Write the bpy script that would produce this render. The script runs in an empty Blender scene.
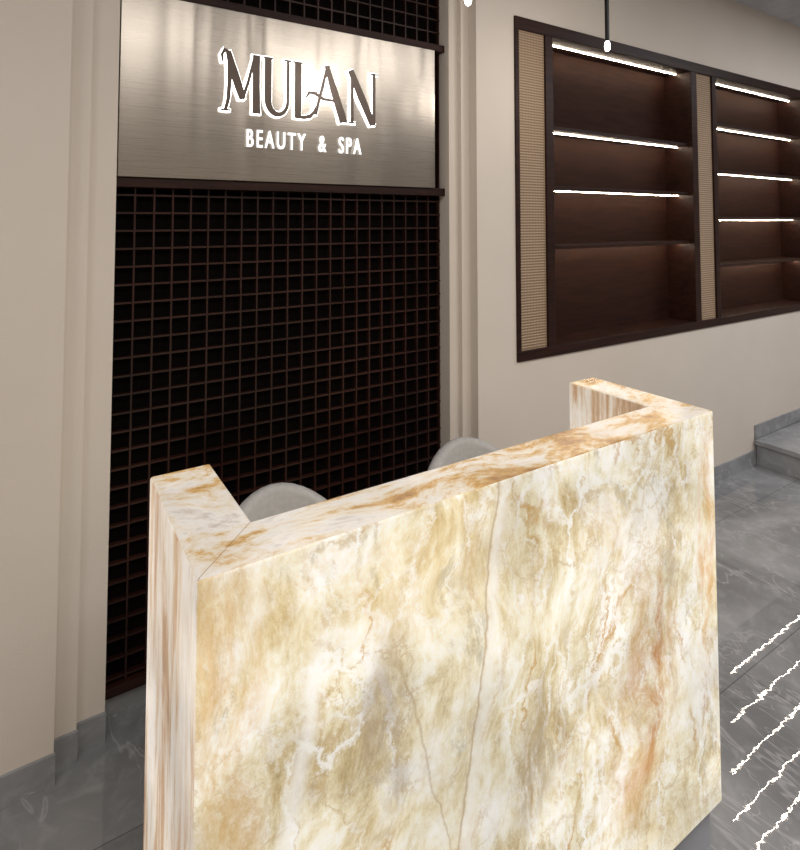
import bpy, bmesh, math, random
from mathutils import Vector, Matrix
random.seed(4)
S=bpy.context.scene
try:
    S.view_settings.view_transform='Standard'
    S.view_settings.look='None'
except Exception: pass

# ------------------------------------------------ node helpers
class NT:
    def __init__(s,name):
        s.m=bpy.data.materials.new(name); s.m.use_nodes=True
        s.t=s.m.node_tree; s.n=s.t.nodes; s.l=s.t.links
        s.b=s.n['Principled BSDF']
    def new(s,t,**k):
        n=s.n.new(t)
        for a,v in k.items(): setattr(n,a,v)
        return n
    def link(s,a,b): s.l.new(a,b)
    def setin(s,sock,v):
        if isinstance(v,bpy.types.NodeSocket): s.l.new(v,sock)
        else: sock.default_value=v
    def math(s,op,a,b=None,c=None,clamp=False):
        n=s.new('ShaderNodeMath',operation=op); n.use_clamp=clamp
        s.setin(n.inputs[0],a)
        if b is not None: s.setin(n.inputs[1],b)
        if c is not None: s.setin(n.inputs[2],c)
        return n.outputs[0]
    def obj(s): return s.new('ShaderNodeTexCoord').outputs['Object']
    def mapping(s,v,loc=(0,0,0),rot=(0,0,0),scale=(1,1,1)):
        n=s.new('ShaderNodeMapping'); s.l.new(v,n.inputs['Vector'])
        n.inputs['Location'].default_value=loc; n.inputs['Rotation'].default_value=rot; n.inputs['Scale'].default_value=scale
        return n.outputs[0]
    def noise(s,v,scale,detail=4,rough=.5,dist=0,color=False):
        n=s.new('ShaderNodeTexNoise'); s.l.new(v,n.inputs['Vector'])
        n.inputs['Scale'].default_value=scale; n.inputs['Detail'].default_value=detail
        n.inputs['Roughness'].default_value=rough; n.inputs['Distortion'].default_value=dist
        return n.outputs['Color' if color else 'Fac']
    def ramp(s,f,stops):
        n=s.new('ShaderNodeValToRGB'); s.l.new(f,n.inputs[0]); e=n.color_ramp.elements
        while len(e)<len(stops): e.new(.5)
        for i,(p,c) in enumerate(stops):
            e[i].position=p; e[i].color=(*c,1) if len(c)==3 else c
        return n.outputs[0]
    def sstep(s,f,a,b,o0=0.,o1=1.):
        n=s.new('ShaderNodeMapRange',interpolation_type='SMOOTHSTEP'); s.setin(n.inputs[0],f)
        n.inputs[1].default_value=a; n.inputs[2].default_value=b; n.inputs[3].default_value=o0; n.inputs[4].default_value=o1
        return n.outputs[0]
    def mix(s,f,a,b,mode='MIX'):
        n=s.new('ShaderNodeMix',data_type='RGBA',blend_type=mode)
        s.setin(n.inputs[0],f)
        for i,v in ((6,a),(7,b)):
            if isinstance(v,tuple): n.inputs[i].default_value=(*v,1)
            else: s.l.new(v,n.inputs[i])
        return n.outputs[2]
    def bump(s,h,dist,strength=1):
        n=s.new('ShaderNodeBump'); s.l.new(h,n.inputs['Height'])
        n.inputs['Distance'].default_value=dist; n.inputs['Strength'].default_value=strength
        s.l.new(n.outputs[0],s.b.inputs['Normal'])

def simple(name,col,rough=.5,metal=0,em=None,es=0,var=.08,vs=8,spec=.5):
    t=NT(name); o=t.obj(); f=t.noise(o,vs,4)
    c=t.mix(t.sstep(f,.3,.7),tuple(x*(1-var) for x in col),tuple(min(1,x*(1+var)) for x in col))
    t.link(c,t.b.inputs['Base Color']); t.b.inputs['Roughness'].default_value=rough; t.b.inputs['Metallic'].default_value=metal
    t.b.inputs['Specular IOR Level'].default_value=spec
    if em: t.b.inputs['Emission Color'].default_value=(*em,1); t.b.inputs['Emission Strength'].default_value=es
    return t.m

# wall paint
t=NT('wall_paint'); o=t.obj()
c=t.mix(t.noise(o,3,3),(.65,.58,.51),(.71,.64,.57)); t.link(c,t.b.inputs['Base Color'])
t.b.inputs['Roughness'].default_value=.7; t.bump(t.noise(o,220,3),.0006,.5); M_WALL=t.m
M_CEIL=simple('ceiling_paint',(.50,.50,.52),.8)
# wood
t=NT('dark_walnut'); o=t.obj()
f=t.noise(t.mapping(o,scale=(1,6,14)),4,6,.6,.6)
c=t.mix(t.sstep(f,.3,.7),(.014,.005,.0035),(.032,.011,.007)); t.link(c,t.b.inputs['Base Color'])
t.b.inputs['Roughness'].default_value=.45; t.b.inputs['Specular IOR Level'].default_value=.2; M_WOOD=t.m
t=NT('niche_back_veneer'); o=t.obj()
f=t.noise(t.mapping(o,scale=(1,6,10)),5,6,.6,.4)
c=t.mix(t.sstep(f,.3,.7),(.020,.0075,.005),(.032,.012,.0075)); t.link(c,t.b.inputs['Base Color'])
t.b.inputs['Roughness'].default_value=.7; t.b.inputs['Specular IOR Level'].default_value=.12; M_VENEER=t.m
M_LAT=simple('lattice_wood',(.026,.009,.006),.35,var=.4,vs=3,spec=.3)
M_BLACK=simple('lattice_backing',(.004,.0022,.0022),.8,spec=.05)
M_BLKMETAL=simple('black_metal',(.01,.01,.01),.35,.5)
M_LED=simple('led_strip',(1,1,1),.5,em=(1,.84,.64),es=75)
M_BULB=simple('bulb_glow',(1,1,1),.5,em=(1,.97,.92),es=18)
M_HALO=simple('letter_halo',(1,1,1),.5,em=(1,.98,.96),es=7.0)
M_HALO2=simple('letter_lit_white',(1,1,1),.5,em=(1,1,1),es=.9)
M_LETTER=simple('letter_bronze',(.10,.074,.06),.4,.5)
M_CHAIR=simple('chair_bouclette',(.40,.39,.385),.85,var=.06,vs=60)
M_PLINTH=simple('plinth_stone',(.40,.41,.46),.5)
# ribbed tan panel
t=NT('ribbed_rattan'); o=t.obj()
w=t.new('ShaderNodeTexWave',wave_type='BANDS',bands_direction='Z'); t.link(o,w.inputs['Vector']); w.inputs['Scale'].default_value=24
w.inputs['Distortion'].default_value=.3
w2=t.new('ShaderNodeTexWave',wave_type='BANDS',bands_direction='X'); t.link(o,w2.inputs['Vector']); w2.inputs['Scale'].default_value=16
f=t.math('MULTIPLY',w.outputs['Fac'],t.sstep(w2.outputs['Fac'],0,.6,.72,1))
c=t.mix(f,(.22,.14,.085),(.45,.33,.22)); t.link(c,t.b.inputs['Base Color'])
t.bump(f,.004,.6); t.b.inputs['Roughness'].default_value=.6; M_TAN=t.m
# brushed steel
t=NT('brushed_steel'); o=t.obj()
f=t.noise(t.mapping(o,scale=(1.5,1.5,260)),3,3,.6)
c=t.mix(f,(.355,.318,.28),(.41,.37,.325)); t.link(c,t.b.inputs['Base Color'])
t.b.inputs['Metallic'].default_value=1
t.link(t.sstep(f,.2,.8,.26,.31),t.b.inputs['Roughness'])
t.bump(t.noise(t.mapping(o,loc=(.4,0,0),scale=(3.6,1,.35)),1.6,1.3,.4,.4),.045,.5); M_STEEL=t.m
# grey marble (floor + baseboards)
def marble(name,tiles=True,k=1.):
    t=NT(name); o=t.obj()
    d=t.noise(o,1.6,5,.6,.8)
    c=t.mix(t.sstep(d,.3,.72),(.125*k,.128*k,.135*k),(.225*k,.23*k,.24*k))
    fine=t.noise(o,14,6,.65,.6)
    c=t.mix(t.sstep(fine,.45,.8,0,.35),c,(.36*k,.37*k,.385*k))
    for sc,rot,wd in ((1.3,.6,.006),(2.1,-.5,.004)):
        v=t.noise(t.mapping(o,rot=(0,0,rot),scale=(1,.35,1)),sc,5,.55,1.2)
        ln=t.sstep(t.math('ABSOLUTE',t.math('SUBTRACT',v,.5)),0,wd,1,0)
        c=t.mix(t.math('MULTIPLY',ln,.3),c,(.42*k,.42*k,.44*k))
    if tiles:
        b=t.new('ShaderNodeTexBrick'); t.link(t.mapping(o,loc=(.25,.1,0)),b.inputs['Vector'])
        b.inputs['Scale'].default_value=1; b.inputs['Mortar Size'].default_value=.002; b.inputs['Brick Width'].default_value=1.2; b.inputs['Row Height'].default_value=.6
        b.inputs['Color1'].default_value=(1,1,1,1); b.inputs['Color2'].default_value=(.88,.88,.88,1); b.inputs['Mortar'].default_value=(.55,.55,.55,1)
        c=t.mix(1.,c,b.outputs['Color'],'MULTIPLY')
        t.b.inputs['Roughness'].default_value=.012
        t.b.inputs['Specular IOR Level'].default_value=.55
        t.bump(t.noise(o,20,1.6,.55,0),.00015,1)
    else: t.b.inputs['Roughness'].default_value=.25
    t.link(c,t.b.inputs['Base Color'])
    return t.m
M_FLOOR=marble('grey_marble_floor',True,1.4); M_BASE=marble('grey_marble_trim',False,1.55)

# counter geometry constants
X0,X1,Y0,Y1,TH,ZT,ZB=.201,1.517,.840,1.224,.115,1.098,.114
# onyx
t=NT('backlit_onyx'); o=t.obj()
sx=t.new('ShaderNodeSeparateXYZ'); t.link(o,sx.inputs[0]); X,Y,Z=sx.outputs
warp=t.noise(o,2.0,3,.5,0,True)
vm=t.new('ShaderNodeVectorMath',operation='MULTIPLY_ADD'); t.link(warp,vm.inputs[0]); vm.inputs[1].default_value=(.28,.28,.28); t.link(o,vm.inputs[2])
W=vm.outputs[0]
FIB=t.mapping(W,rot=(0,.30,0),scale=(1,1,.36))
FIB2=t.mapping(W,loc=(3,1,2),rot=(0,-.35,0),scale=(1,1,.40))
FIB3=t.mapping(W,loc=(6,2,8),rot=(0,.75,0),scale=(1,1,.28))
n1=t.noise(W,4.2,10,.74,.1)
n1b=t.noise(FIB,13,9,.80,.1)
n1c=t.noise(FIB3,20,8,.80,.1)
mixn=t.math('ADD',t.math('ADD',t.math('MULTIPLY',n1,.48),t.math('MULTIPLY',n1b,.30)),t.math('MULTIPLY',n1c,.22))
c=t.ramp(mixn,[(.38,(.36,.25,.11)),(.435,(.62,.49,.27)),(.480,(.81,.71,.48)),(.52,(.92,.86,.69)),(.57,(1.,.965,.90))])
n2=t.noise(W,2.8,9,.70,.1)
c=t.mix(t.sstep(n2,.49,.64,0,.6),c,t.mix(t.sstep(n1b,.4,.6),(.58,.39,.14),(.90,.76,.47)))
n3=t.noise(FIB2,6.5,10,.80,.1)
c=t.mix(t.sstep(n3,.54,.65,0,.65),c,(.41,.34,.22))
n4=t.noise(t.mapping(W,loc=(7,4,1)),3.2,8,.68)
c=t.mix(t.sstep(n4,.52,.63,0,.65),c,(1.,.965,.92))
n5=t.noise(t.mapping(FIB,loc=(9,2,5)),9,9,.80,.1)
c=t.mix(t.sstep(n5,.56,.65,0,.65),c,(.60,.38,.20))
n6=t.noise(t.mapping(FIB3,loc=(1,7,3)),11,9,.8,.1)
c=t.mix(t.sstep(n6,.55,.64,0,.55),c,(1.,.98,.95))
wp=t.noise(o,10,6,.72,0,True)
v2=t.new('ShaderNodeVectorMath',operation='MULTIPLY_ADD'); t.link(wp,v2.inputs[0]); v2.inputs[1].default_value=(.11,.11,.11); t.link(W,v2.inputs[2])
def crack(scale,loc,sc3,wd,col,st_,mask,c,rot=.35):
    v=t.new('ShaderNodeTexVoronoi',feature='DISTANCE_TO_EDGE')
    t.link(t.mapping(v2.outputs[0],loc=loc,rot=(0,rot,0),scale=sc3),v.inputs['Vector']); v.inputs['Scale'].default_value=scale
    ln=t.sstep(v.outputs['Distance'],0,wd,1,0)
    return t.mix(t.math('MULTIPLY',t.math('MULTIPLY',ln,mask),st_),c,col)
mk1=t.sstep(t.noise(o,3.7,4,.6),.42,.60); mk2=t.sstep(t.noise(t.mapping(o,loc=(5,5,5)),4.3,4,.6),.44,.60); mk3=t.sstep(t.noise(t.mapping(o,loc=(2,8,1)),2.9,4,.6),.44,.60)
c=crack(4.5,(0,0,0),(1,1,.35),.030,(.58,.34,.11),.85,mk1,c)
c=crack(12,(4,2,1),(1,1,.45),.045,(.58,.42,.22),.65,mk2,c,.15)
c=crack(20,(1,6,3),(1,1,.5),.07,(.60,.46,.27),.5,mk3,c,.6)
c=crack(8,(8,3,2),(1,1,.3),.05,(1,.99,.95),.8,mk2,c)
c=crack(16,(3,9,7),(1,1,.35),.07,(1,.99,.95),.65,mk1,c,-.3)
wob=t.math('MULTIPLY',t.math('SUBTRACT',t.noise(o,4,4,.6),.5),.14)
fw=t.math('MULTIPLY',t.math('SUBTRACT',t.noise(o,25,4,.6),.5),.03)
wob=t.math('ADD',wob,fw)
tex=t.sstep(t.noise(t.mapping(W,rot=(0,.15,0),scale=(1,1,.35)),14,9,.8,.1),.40,.62)
def blob(cx,cz,rx,rz,shear,strength,col,c):
    dx=t.math('ADD',t.math('SUBTRACT',X,cx),wob)
    dz=t.math('SUBTRACT',Z,cz)
    dx=t.math('ADD',dx,t.math('MULTIPLY',dz,-shear))
    r=t.math('ADD',t.math('POWER',t.math('ABSOLUTE',t.math('DIVIDE',dx,rx)),2),t.math('POWER',t.math('ABSOLUTE',t.math('DIVIDE',dz,rz)),2))
    m=t.sstep(r,.0,1.3,1,0)
    return t.mix(t.math('MULTIPLY',t.math('MULTIPLY',m,tex),strength),c,col)
c=blob(1.22,.52,.11,.36,.12,.85,(.62,.34,.14),c)
c=blob(1.24,.55,.025,.30,.10,.85,(.52,.22,.06),c)
c=blob(1.46,.80,.045,.35,.05,.85,(.68,.38,.12),c)
c=blob(.50,.74,.06,.2,.1,.7,(.42,.32,.22),c)
c=blob(.88,.56,.08,.16,.2,.8,(.40,.29,.15),c)
c=blob(.24,.9,.06,.4,0,.7,(.68,.42,.15),c)
c=blob(.62,.98,.22,.10,.3,.6,(.62,.45,.20),c)
def vline(x0,z0,k,z1,z2,wd,strength,col,c):
    d=t.math('ABSOLUTE',t.math('ADD',t.math('SUBTRACT',t.math('SUBTRACT',X,x0),t.math('MULTIPLY',t.math('SUBTRACT',Z,z0),k)),t.math('MULTIPLY',wob,.5)))
    ln=t.sstep(d,0,wd,1,0)
    rng=t.math('MULTIPLY',t.sstep(Z,z1,z1+.12),t.sstep(Z,z2-.12,z2,1,0))
    return t.mix(t.math('MULTIPLY',t.math('MULTIPLY',ln,rng),strength),c,col)
c=vline(.780,1.09,.17,.2,1.2,.028,.55,(1,.97,.92),c)
c=vline(.765,1.09,.17,.2,1.2,.005,.65,(.48,.33,.17),c)
c=vline(.52,.9,-.30,.4,.95,.004,.5,(.50,.36,.22),c)
c=vline(.37,.85,.22,.3,1.0,.028,.65,(1,.98,.94),c)
# end panels (normal along x): vertical rusty streaks
geo=t.new('ShaderNodeNewGeometry'); sn=t.new('ShaderNodeSeparateXYZ'); t.link(geo.outputs['Normal'],sn.inputs[0])
endm=t.sstep(t.math('ABSOLUTE',sn.outputs[0]),.7,.9)
ns=t.noise(t.mapping(o,scale=(1,1,.12)),14,8,.72,.5)
side=t.ramp(ns,[(.34,(.36,.17,.07)),(.44,(.64,.40,.24)),(.51,(.88,.75,.62)),(.60,(.98,.92,.86)),(.70,(.62,.49,.41))])
c=t.mix(t.math('MULTIPLY',endm,.85),c,side)
topm=t.sstep(sn.outputs[2],.7,.9)
nt=t.noise(t.mapping(W,loc=(1,9,3),rot=(0,0,.5),scale=(.7,1.4,1)),6,10,.74,.3)
top=t.ramp(nt,[(.36,(.38,.16,.04)),(.44,(.72,.42,.14)),(.485,(.87,.73,.55)),(.55,(.95,.89,.83)),(.64,(.66,.56,.50))])
c=t.mix(t.math('MULTIPLY',topm,.9),c,top)
ax=t.math('SUBTRACT',X,X0); ay=t.math('SUBTRACT',Y,Y0)
j1=t.math('ABSOLUTE',t.math('SUBTRACT',ax,ay))
j2=t.math('ABSOLUTE',t.math('SUBTRACT',t.math('SUBTRACT',X1,X),ay))
jm=t.math('MULTIPLY',t.sstep(t.math('MINIMUM',j1,j2),.0006,.002,1,0),topm)
c=t.mix(t.math('MULTIPLY',jm,.6),c,(.35,.18,.07))
dark=t.mix(1.,c,(.40,.40,.40),'MULTIPLY')
t.link(dark,t.b.inputs['Base Color']); t.link(c,t.b.inputs['Emission Color'])
lum=t.noise(W,3.0,3,.5)
em=t.sstep(lum,.3,.7,.54,.90)
em=t.math('MULTIPLY',em,t.math('SUBTRACT',1.0,t.math('MULTIPLY',topm,.30)))
em=t.math('MULTIPLY',em,t.math('SUBTRACT',1.0,t.math('MULTIPLY',endm,.08)))
t.link(em,t.b.inputs['Emission Strength'])
t.b.inputs['Roughness'].default_value=.22
t.bump(n1,.002,.3)
M_ONYX=t.m

# ------------------------------------------------ mesh helpers
def box(bm,x0,x1,y0,y1,z0,z1,mi=0):
    vs=[bm.verts.new((x,y,z)) for x in (x0,x1) for y in (y0,y1) for z in (z0,z1)]
    for q in ((0,1,3,2),(4,6,7,5),(0,4,5,1),(2,3,7,6),(0,2,6,4),(1,5,7,3)):
        f=bm.faces.new([vs[i] for i in q]); f.material_index=mi
def fin(name,bm,mats,parent=None,smooth=False,bevel=0):
    bmesh.ops.recalc_face_normals(bm,faces=bm.faces)
    me=bpy.data.meshes.new(name); bm.to_mesh(me); bm.free()
    for m in (mats if isinstance(mats,(list,tuple)) else [mats]): me.materials.append(m)
    ob=bpy.data.objects.new(name,me); S.collection.objects.link(ob)
    if smooth:
        for p in me.polygons: p.use_smooth=True
    if bevel:
        md=ob.modifiers.new('bevel','BEVEL'); md.width=bevel; md.segments=2; md.limit_method='ANGLE'
    if parent: ob.parent=parent
    return ob
def empty(name,loc=(0,0,0)):
    e=bpy.data.objects.new(name,None); e.location=loc; S.collection.objects.link(e); e.empty_display_size=.1; return e
def boxes(name,lst,mats,parent=None,bevel=0):
    bm=bmesh.new()
    for b in lst: box(bm,*b)
    return fin(name,bm,mats,parent,bevel=bevel)
def revolve(bm,prof,cx,cy,n=24,mi=0):
    rings=[]
    for r,z in prof:
        rings.append([bm.verts.new((cx+r*math.cos(2*math.pi*i/n),cy+r*math.sin(2*math.pi*i/n),z)) for i in range(n)])
    for a,b in zip(rings,rings[1:]):
        for i in range(n):
            f=bm.faces.new((a[i],a[(i+1)%n],b[(i+1)%n],b[i])); f.material_index=mi
    for r in (rings[0],rings[-1]):
        f=bm.faces.new(r); f.material_index=mi

# ------------------------------------------------ room shell
WY=1.955; CZ=3.06; RX0,RX1,RY0=-2.5,7.5,-3.2
P2,P3=2.005,2.030
SX0,SX1,SZ0,SZ1=1.890,5.06,.943,2.568
LX0,LX1=.217,1.560
YB=2.25
boxes('floor',[(RX0-.1,RX1+.1,RY0-.1,YB,-.1,0)],M_FLOOR)
boxes('ceiling',[(RX0-.1,RX1+.1,RY0-.1,YB,CZ,CZ+.1)],M_CEIL)
boxes('wall_left',[(RX0-.1,RX0,RY0,YB,0,CZ)],M_WALL)
boxes('wall_right',[(RX1,RX1+.1,RY0,YB,0,CZ)],M_WALL)
boxes('wall_front',[(RX0,RX1,RY0-.1,RY0,0,CZ)],M_WALL)
A1,A2=.080,.139; B1,B2=1.610,1.658
boxes('wall_back',[
 (RX0,A1,WY,YB,0,CZ),(A1,A2,P2,YB,0,CZ),(A2,LX0,P3,YB,0,CZ),
 (LX0,LX1,2.15,YB,0,CZ),
 (LX1,B1,P3,YB,0,CZ),(B1,B2,P2,YB,0,CZ),
 (B2,SX0,WY,YB,0,CZ),(SX0,SX1,WY,YB,0,SZ0),(SX0,SX1,WY,YB,SZ1,CZ),(SX0,SX1,2.15,YB,SZ0,SZ1),(SX1,RX1,WY,YB,0,CZ)],M_WALL)
bt=.010; bh=.085; PX=4.01
boxes('baseboard_back',[
 (RX0,A1+.004,WY-bt,WY,0,bh),(A1-.006,A2+.004,P2-bt,P2,0,bh),(A2-.006,LX0+.002,P3-bt,P3,0,bh),
 (LX0,LX1,2.11,2.15,0,bh-.01),
 (LX1-.002,B1+.002,P3-bt,P3,0,bh),(B1-.003,B2+.002,P2-bt,P2,0,bh),(B2-.004,PX,WY-bt,WY,0,bh+.01),
 (PX,RX1,WY-bt,WY,.166,.166+bh)],M_BASE)
boxes('floor_raised_step',[(PX,RX1-.01,RY0+.01,WY-bt-.001,0,.136),(PX-.02,RX1-.01,RY0+.01,WY-bt-.001,.136,.166)],M_BASE,bevel=.003)

# ------------------------------------------------ lattice
lp=empty('lattice_panel')
boxes('backing',[(LX0,LX1,2.130,2.150,.08,CZ)],M_BLACK,lp)
L=[]; p=.0600
ly0,ly1=2.098,2.118
nx=int((LX1-LX0)/p)
px=(LX1-LX0-.012)/nx
for i in range(nx+1):
    x=LX0+.002+i*px; L.append((x,x+.006,ly0,ly1,.09,CZ))
z=.12
while z<CZ-.01:
    if not(1.70<z<2.38): L.append((LX0,LX1,ly0+.001,ly1-.001,z,z+.0065))
    z+=p
boxes('lattice_bars',L,M_LAT,lp)
boxes('rails',[(LX0,LX1,2.085,2.13,.075,.105),(LX0,LX1,2.06,2.13,1.708,1.742),(LX0,LX1,2.06,2.13,2.364,2.396)],M_WOOD,lp,bevel=.002)

# ------------------------------------------------ sign
sg=empty('wall_sign',(0,0,0))
SY=2.05
boxes('steel_plate',[(.222,1.497,SY,2.09,1.742,2.362)],M_STEEL,sg,bevel=.002)
def ribbon(bm,pts,ws,y0,y1,g=0):
    P=[Vector((a,b)) for a,b in pts]; n=len(P)
    if not isinstance(ws,(list,tuple)): ws=[ws]*n
    T=[]
    for i in range(n):
        a=P[max(i-1,0)]; b=P[min(i+1,n-1)]; T.append((b-a).normalized())
    if g:
        P[0]=P[0]-T[0]*g; P[-1]=P[-1]+T[-1]*g
    rows=[]
    for q,tn,w in zip(P,T,ws):
        nn=Vector((-tn.y,tn.x))*(w*1.25/2+g)
        a=q+nn; b=q-nn
        rows.append([bm.verts.new((a.x,y0,a.y)),bm.verts.new((b.x,y0,b.y)),bm.verts.new((b.x,y1,b.y)),bm.verts.new((a.x,y1,a.y))])
    for r,s in zip(rows,rows[1:]):
        for k in range(4):
            bm.faces.new((r[k],r[(k+1)%4],s[(k+1)%4],s[k]))
    bm.faces.new(rows[0]); bm.faces.new(rows[-1])
def arc(cx,cz,rx,rz,a0,a1,n=12):
    return [(cx+rx*math.cos(math.radians(a0+(a1-a0)*i/n)),cz+rz*math.sin(math.radians(a0+(a1-a0)*i/n))) for i in range(n+1)]
ST=[]
# M
ST.append(([(-.012,.165),(-.014,.19),(-.004,.207),(.008,.200),(.014,.17),(.014,.10),(.010,.04),(.0,.0)],[.004,.008,.013,.015,.014,.012,.011,.010]))
ST.append(([(.008,.205),(.028,.14),(.048,.085),(.062,.045)],[.016,.024,.024,.018]))
ST.append(([(.062,.045),(.083,.11),(.106,.20)],[.010,.009,.009]))
ST.append(([(.112,.205),(.112,.1),(.114,.0)],[.022,.022,.024]))
ST.append(([(.098,.003),(.130,.003)],.006)); ST.append(([(-.016,.003),(.018,.003)],.006))
# U
ux=.147
ST.append(([(ux+.010,.203),(ux+.010,.07)]+arc(ux+.049,.055,.039,.050,180,360,14)+[(ux+.088,.09),(ux+.088,.203)],[.022,.022]+[.022-.013*i/14 for i in range(15)]+[.009,.009]))
ST.append(([(ux-.008,.202),(ux+.028,.202)],.006)); ST.append(([(ux+.074,.202),(ux+.102,.202)],.006))
# L
lx=.266
ST.append(([(lx+.010,.203),(lx+.010,.0)],.022))
ST.append(([(lx-.008,.202),(lx+.028,.202)],.006))
ST.append(([(lx,.004),(lx+.035,.004),(lx+.060,.010),(lx+.076,.026),(lx+.086,.048)],[.010,.012,.014,.010,.006]))
# A
ax_=.322
ST.append(([(ax_+.078,.205),(ax_+.052,.11),(ax_+.034,.045),(ax_+.028,.018)],[.010,.010,.010,.008]))
ST.append(([(ax_+.074,.208),(ax_+.105,.12),(ax_+.150,.0)],[.016,.024,.027]))
ST.append(([(ax_-.012,.078),(ax_+.0,.098),(ax_+.025,.098),(ax_+.06,.080),(ax_+.11,.078)],[.006,.010,.012,.010,.008]))
ST.append(([(ax_+.130,.003),(ax_+.166,.003)],.006))
# N
nx_=.500
ST.append(([(nx_+.010,.2),(nx_+.010,.0)],.010))
ST.append(([(nx_+.002,.205),(nx_+.05,.11),(nx_+.108,.002)],[.020,.026,.024]))
ST.append(([(nx_+.112,.203),(nx_+.112,.0)],.010))
ST.append(([(nx_-.006,.003),(nx_+.026,.003)],.006)); ST.append(([(nx_+.096,.202),(nx_+.130,.202)],.006))
bx,bz,zs=.562,1.990,1.06
for nm,g,ya,yb,mat in (('letters_face',0,SY-.016,SY-.0105,M_LETTER),('letters_lit_backing',.0028,SY-.0100,SY-.0005,M_HALO)):
    bm=bmesh.new()
    for i,(pt,w) in enumerate(ST):
        e=i*.00004
        ribbon(bm,[(a+bx,b*zs+bz) for a,b in pt],w,ya+e,yb+e*.3,g)
    fin(nm,bm,mat,sg)
cu=bpy.data.curves.new('tag','FONT'); cu.body='BEAUTY  &  SPA'; cu.size=.09; cu.extrude=.004; cu.offset=.0004; cu.space_character=1.32
to=bpy.data.objects.new('tagline_letters_tmp',cu); S.collection.objects.link(to); bpy.context.view_layer.update()
me=bpy.data.meshes.new_from_object(to.evaluated_get(bpy.context.evaluated_depsgraph_get()))
bpy.data.objects.remove(to)
xs=[v.co.x for v in me.vertices]; ys=[v.co.y for v in me.vertices]
wx=max(xs)-min(xs); wy=max(ys)-min(ys); mx,my=min(xs),min(ys)
for v in me.vertices:
    a,b,cc=v.co; v.co=(.643+(a-mx)/wx*.474, SY-.008-cc, 1.866+(b-my)/wy*.066)
me.materials.clear(); me.materials.append(M_HALO2)
to=bpy.data.objects.new('tagline_letters',me); S.collection.objects.link(to); to.parent=sg

# ------------------------------------------------ built-in shelf
sh=empty('built_in_display_shelf')
FY=1.945; BK=2.125
a1,a2,b1,b2,c1,c2,d1,d2=1.914,2.092,2.144,3.353,3.412,3.586,3.633,4.84
e1,e2=4.88,5.03
zi0,zi1=.990,2.508
Fb=[(SX0,SX1,FY,BK,SZ0,zi0),(SX0,SX1,FY,BK,zi1,SZ1),
    (SX0,a1,FY,BK,zi0,zi1),(a2,b1,FY,BK,zi0,zi1),(b2,c1,FY,BK,zi0,zi1),(c2,d1,FY,BK,zi0,zi1),(d2,e1,FY,BK,zi0,zi1),(e2,SX1,FY,BK,zi0,zi1)]
boxes('frame',Fb,M_WOOD,sh,bevel=.002)
boxes('back_panel',[(SX0,SX1,BK,2.15,SZ0,SZ1)],M_VENEER,sh)
boxes('ribbed_panels',[(a1,a2,1.957,1.98,zi0,zi1),(c1,c2,1.957,1.98,zi0,zi1),(e1,e2,1.957,1.98,zi0,zi1)],M_TAN,sh)
sb1=[2.050,1.750,1.455]; sb2=[2.207,1.905,1.600,1.298]
st=.018
SL=[(b1,b2,1.975,BK,z,z+st) for z in sb1]+[(d1,d2,1.975,BK,z,z+st) for z in sb2]
boxes('shelves',SL,M_WOOD,sh,bevel=.0015)
LD=[(b1+.005,b2-.005,2.040,2.044,z-.0038,z-.0005) for z in sb1+[zi1]]+[(d1+.005,d2-.005,2.040,2.044,z-.0038,z-.0005) for z in sb2+[zi1]]
boxes('led_strips',LD,M_LED,sh)

# ------------------------------------------------ reception counter
def ushape(name,x0,x1,y0,y1,th,z0,z1,mat,parent=None,bevel=0):
    bm=bmesh.new()
    out=[(x0,y0),(x1,y0),(x1,y1),(x1-th,y1),(x1-th,y0+th),(x0+th,y0+th),(x0+th,y1),(x0,y1)]
    lo=[bm.verts.new((a,b,z0)) for a,b in out]; hi=[bm.verts.new((a,b,z1)) for a,b in out]
    for i in range(8):
        j=(i+1)%8; bm.faces.new((lo[i],lo[j],hi[j],hi[i]))
    for v in (lo,hi):
        bm.faces.new((v[0],v[1],v[4],v[5])); bm.faces.new((v[1],v[2],v[3],v[4])); bm.faces.new((v[0],v[5],v[6],v[7]))
    return fin(name,bm,mat,parent,bevel=bevel)
rc=ushape('reception_counter',X0,X1,Y0,Y1,TH,ZB,ZT,M_ONYX,None,.005)
q=.022
ushape('plinth',X0+q,X1-q,Y0+q,Y1-q,TH-2*q,0,ZB+.001,M_PLINTH,rc)
boxes('work_surface',[(X0+TH,X1-TH,Y0+TH,Y1-.02,.72,.745)],M_WOOD,rc)

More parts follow.
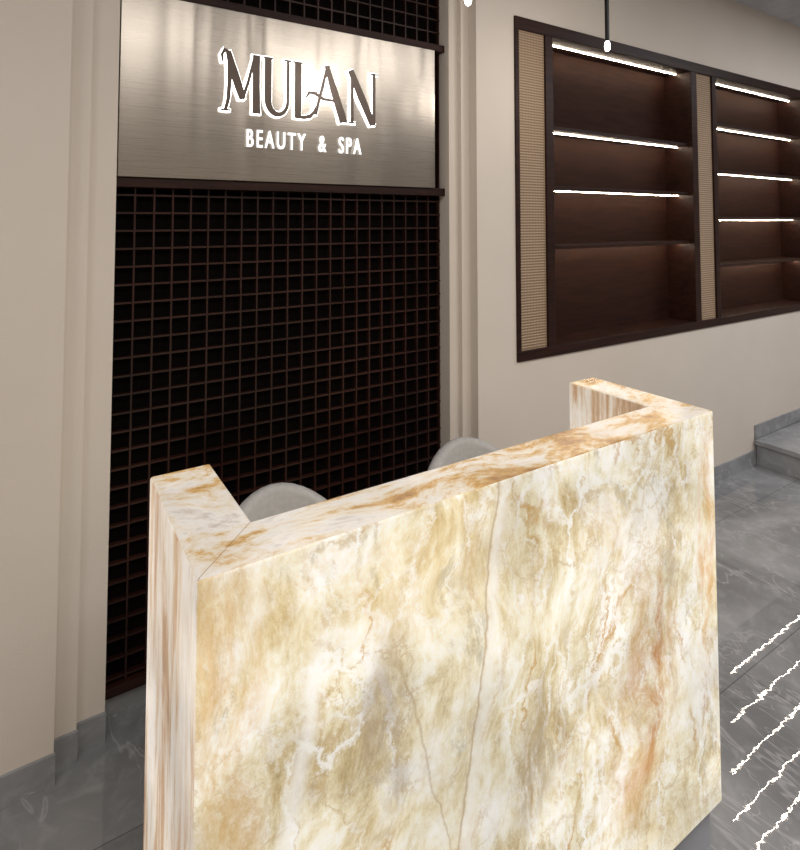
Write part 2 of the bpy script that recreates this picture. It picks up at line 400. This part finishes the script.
# ------------------------------------------------ chairs
def chair(cx,cy,rot,name='tub_chair'):
    e=empty(name,(0,0,0))
    bm=bmesh.new(); N=28; K=8; R=.230
    grid=[]
    for i in range(N+1):
        th=math.radians(-112+224*i/N)
        zt=.560+.210*max(0,math.cos(th*.80))**2.0
        col=[]
        for k in range(K+1):
            z=.26+(zt-.26)*k/K
            r=R*(.90+.10*k/K)
            col.append(bm.verts.new((r*math.sin(th),r*math.cos(th),z)))
        grid.append(col)
    for i in range(N):
        for k in range(K): bm.faces.new((grid[i][k],grid[i+1][k],grid[i+1][k+1],grid[i][k+1]))
    b=fin('back_shell',bm,M_CHAIR,e,True)
    md=b.modifiers.new('s','SOLIDIFY'); md.thickness=.045; md.offset=0
    md=b.modifiers.new('b','BEVEL'); md.width=.018; md.segments=3; md.limit_method='ANGLE'; md.angle_limit=math.radians(50)
    bm=bmesh.new(); revolve(bm,[(.18,.27),(.20,.285),(.203,.34),(.203,.40),(.19,.43),(.155,.445),(.05,.45)],0,0,32)
    fin('seat',bm,M_CHAIR,e,True)
    bm=bmesh.new()
    for sx_ in (-1,1):
        for sy_ in (-1,1):
            n=10; r0=[];r1=[]
            for i in range(n):
                a=2*math.pi*i/n
                r0.append(bm.verts.new((sx_*.16+.010*math.cos(a),sy_*.16+.010*math.sin(a),0)))
                r1.append(bm.verts.new((sx_*.12+.017*math.cos(a),sy_*.12+.017*math.sin(a),.28)))
            for i in range(n): bm.faces.new((r0[i],r0[(i+1)%n],r1[(i+1)%n],r1[i]))
            bm.faces.new(r0); bm.faces.new(r1)
    fin('legs',bm,M_BLKMETAL,e,True)
    e.location=(cx,cy,0); e.rotation_euler=(0,0,rot)
chair(.648,1.525,0); chair(1.355,1.512,-.15,'tub_chair')

# ------------------------------------------------ pendants
def pendant(x,y,zb):
    e=empty('pendant_lamp',(0,0,0))
    bm=bmesh.new(); revolve(bm,[(.009,zb+.02),(.009,zb+.42),(.006,zb+.43)],0,0,16)
    revolve(bm,[(.0022,zb+.42),(.0022,CZ-.02)],0,0,8)
    revolve(bm,[(.045,CZ-.02),(.045,CZ)],0,0,24)
    fin('rod_and_cord',bm,M_BLKMETAL,e)
    bm=bmesh.new(); revolve(bm,[(.004,zb-.018),(.009,zb-.013),(.0115,zb-.002),(.011,zb+.010),(.008,zb+.020)],0,0,16)
    fin('bulb',bm,M_BULB,e,True)
    e.location=(x,y,0)
    l=bpy.data.lights.new('pl','POINT'); l.energy=3; l.shadow_soft_size=.02; l.color=(1,.93,.85)
    o=bpy.data.objects.new('bulb_light',l); o.location=(0,0,zb-.045); S.collection.objects.link(o); o.parent=e
pendant(1.978,1.5,2.317); pendant(1.182,1.433,2.322)

# ------------------------------------------------ lights
def area(name,loc,sx_,sy_,pw,col=(1,.955,.90),rot=(0,0,0)):
    l=bpy.data.lights.new(name,'AREA'); l.shape='RECTANGLE'; l.size=sx_; l.size_y=sy_; l.energy=pw; l.color=col
    o=bpy.data.objects.new(name,l); o.location=loc; o.rotation_euler=rot; S.collection.objects.link(o)
area('ceiling_light',(.2,-.6,CZ-.02),1.6,1.0,36)
area('ceiling_light',(2.4,-.4,CZ-.02),1.8,1.0,44)
area('ceiling_light',(4.8,.2,CZ-.02),1.6,1.0,50,(.95,.97,1))
area('ceiling_light',(-1.2,.2,CZ-.02),1.0,1.0,19)
w=bpy.data.worlds.new('world'); S.world=w; w.use_nodes=True
w.node_tree.nodes['Background'].inputs[0].default_value=(.6,.62,.65,1); w.node_tree.nodes['Background'].inputs[1].default_value=.2

# ------------------------------------------------ camera
cd=bpy.data.cameras.new('camera'); cam=bpy.data.objects.new('camera',cd); S.collection.objects.link(cam)
cd.sensor_fit='HORIZONTAL'; cd.sensor_width=36; cd.lens=36*570/800; cd.shift_y=-230/800; cd.clip_start=.02
cam.location=(0,0,1.6); cam.rotation_euler=(math.radians(92.5),0,math.radians(-32.6))
S.camera=cam
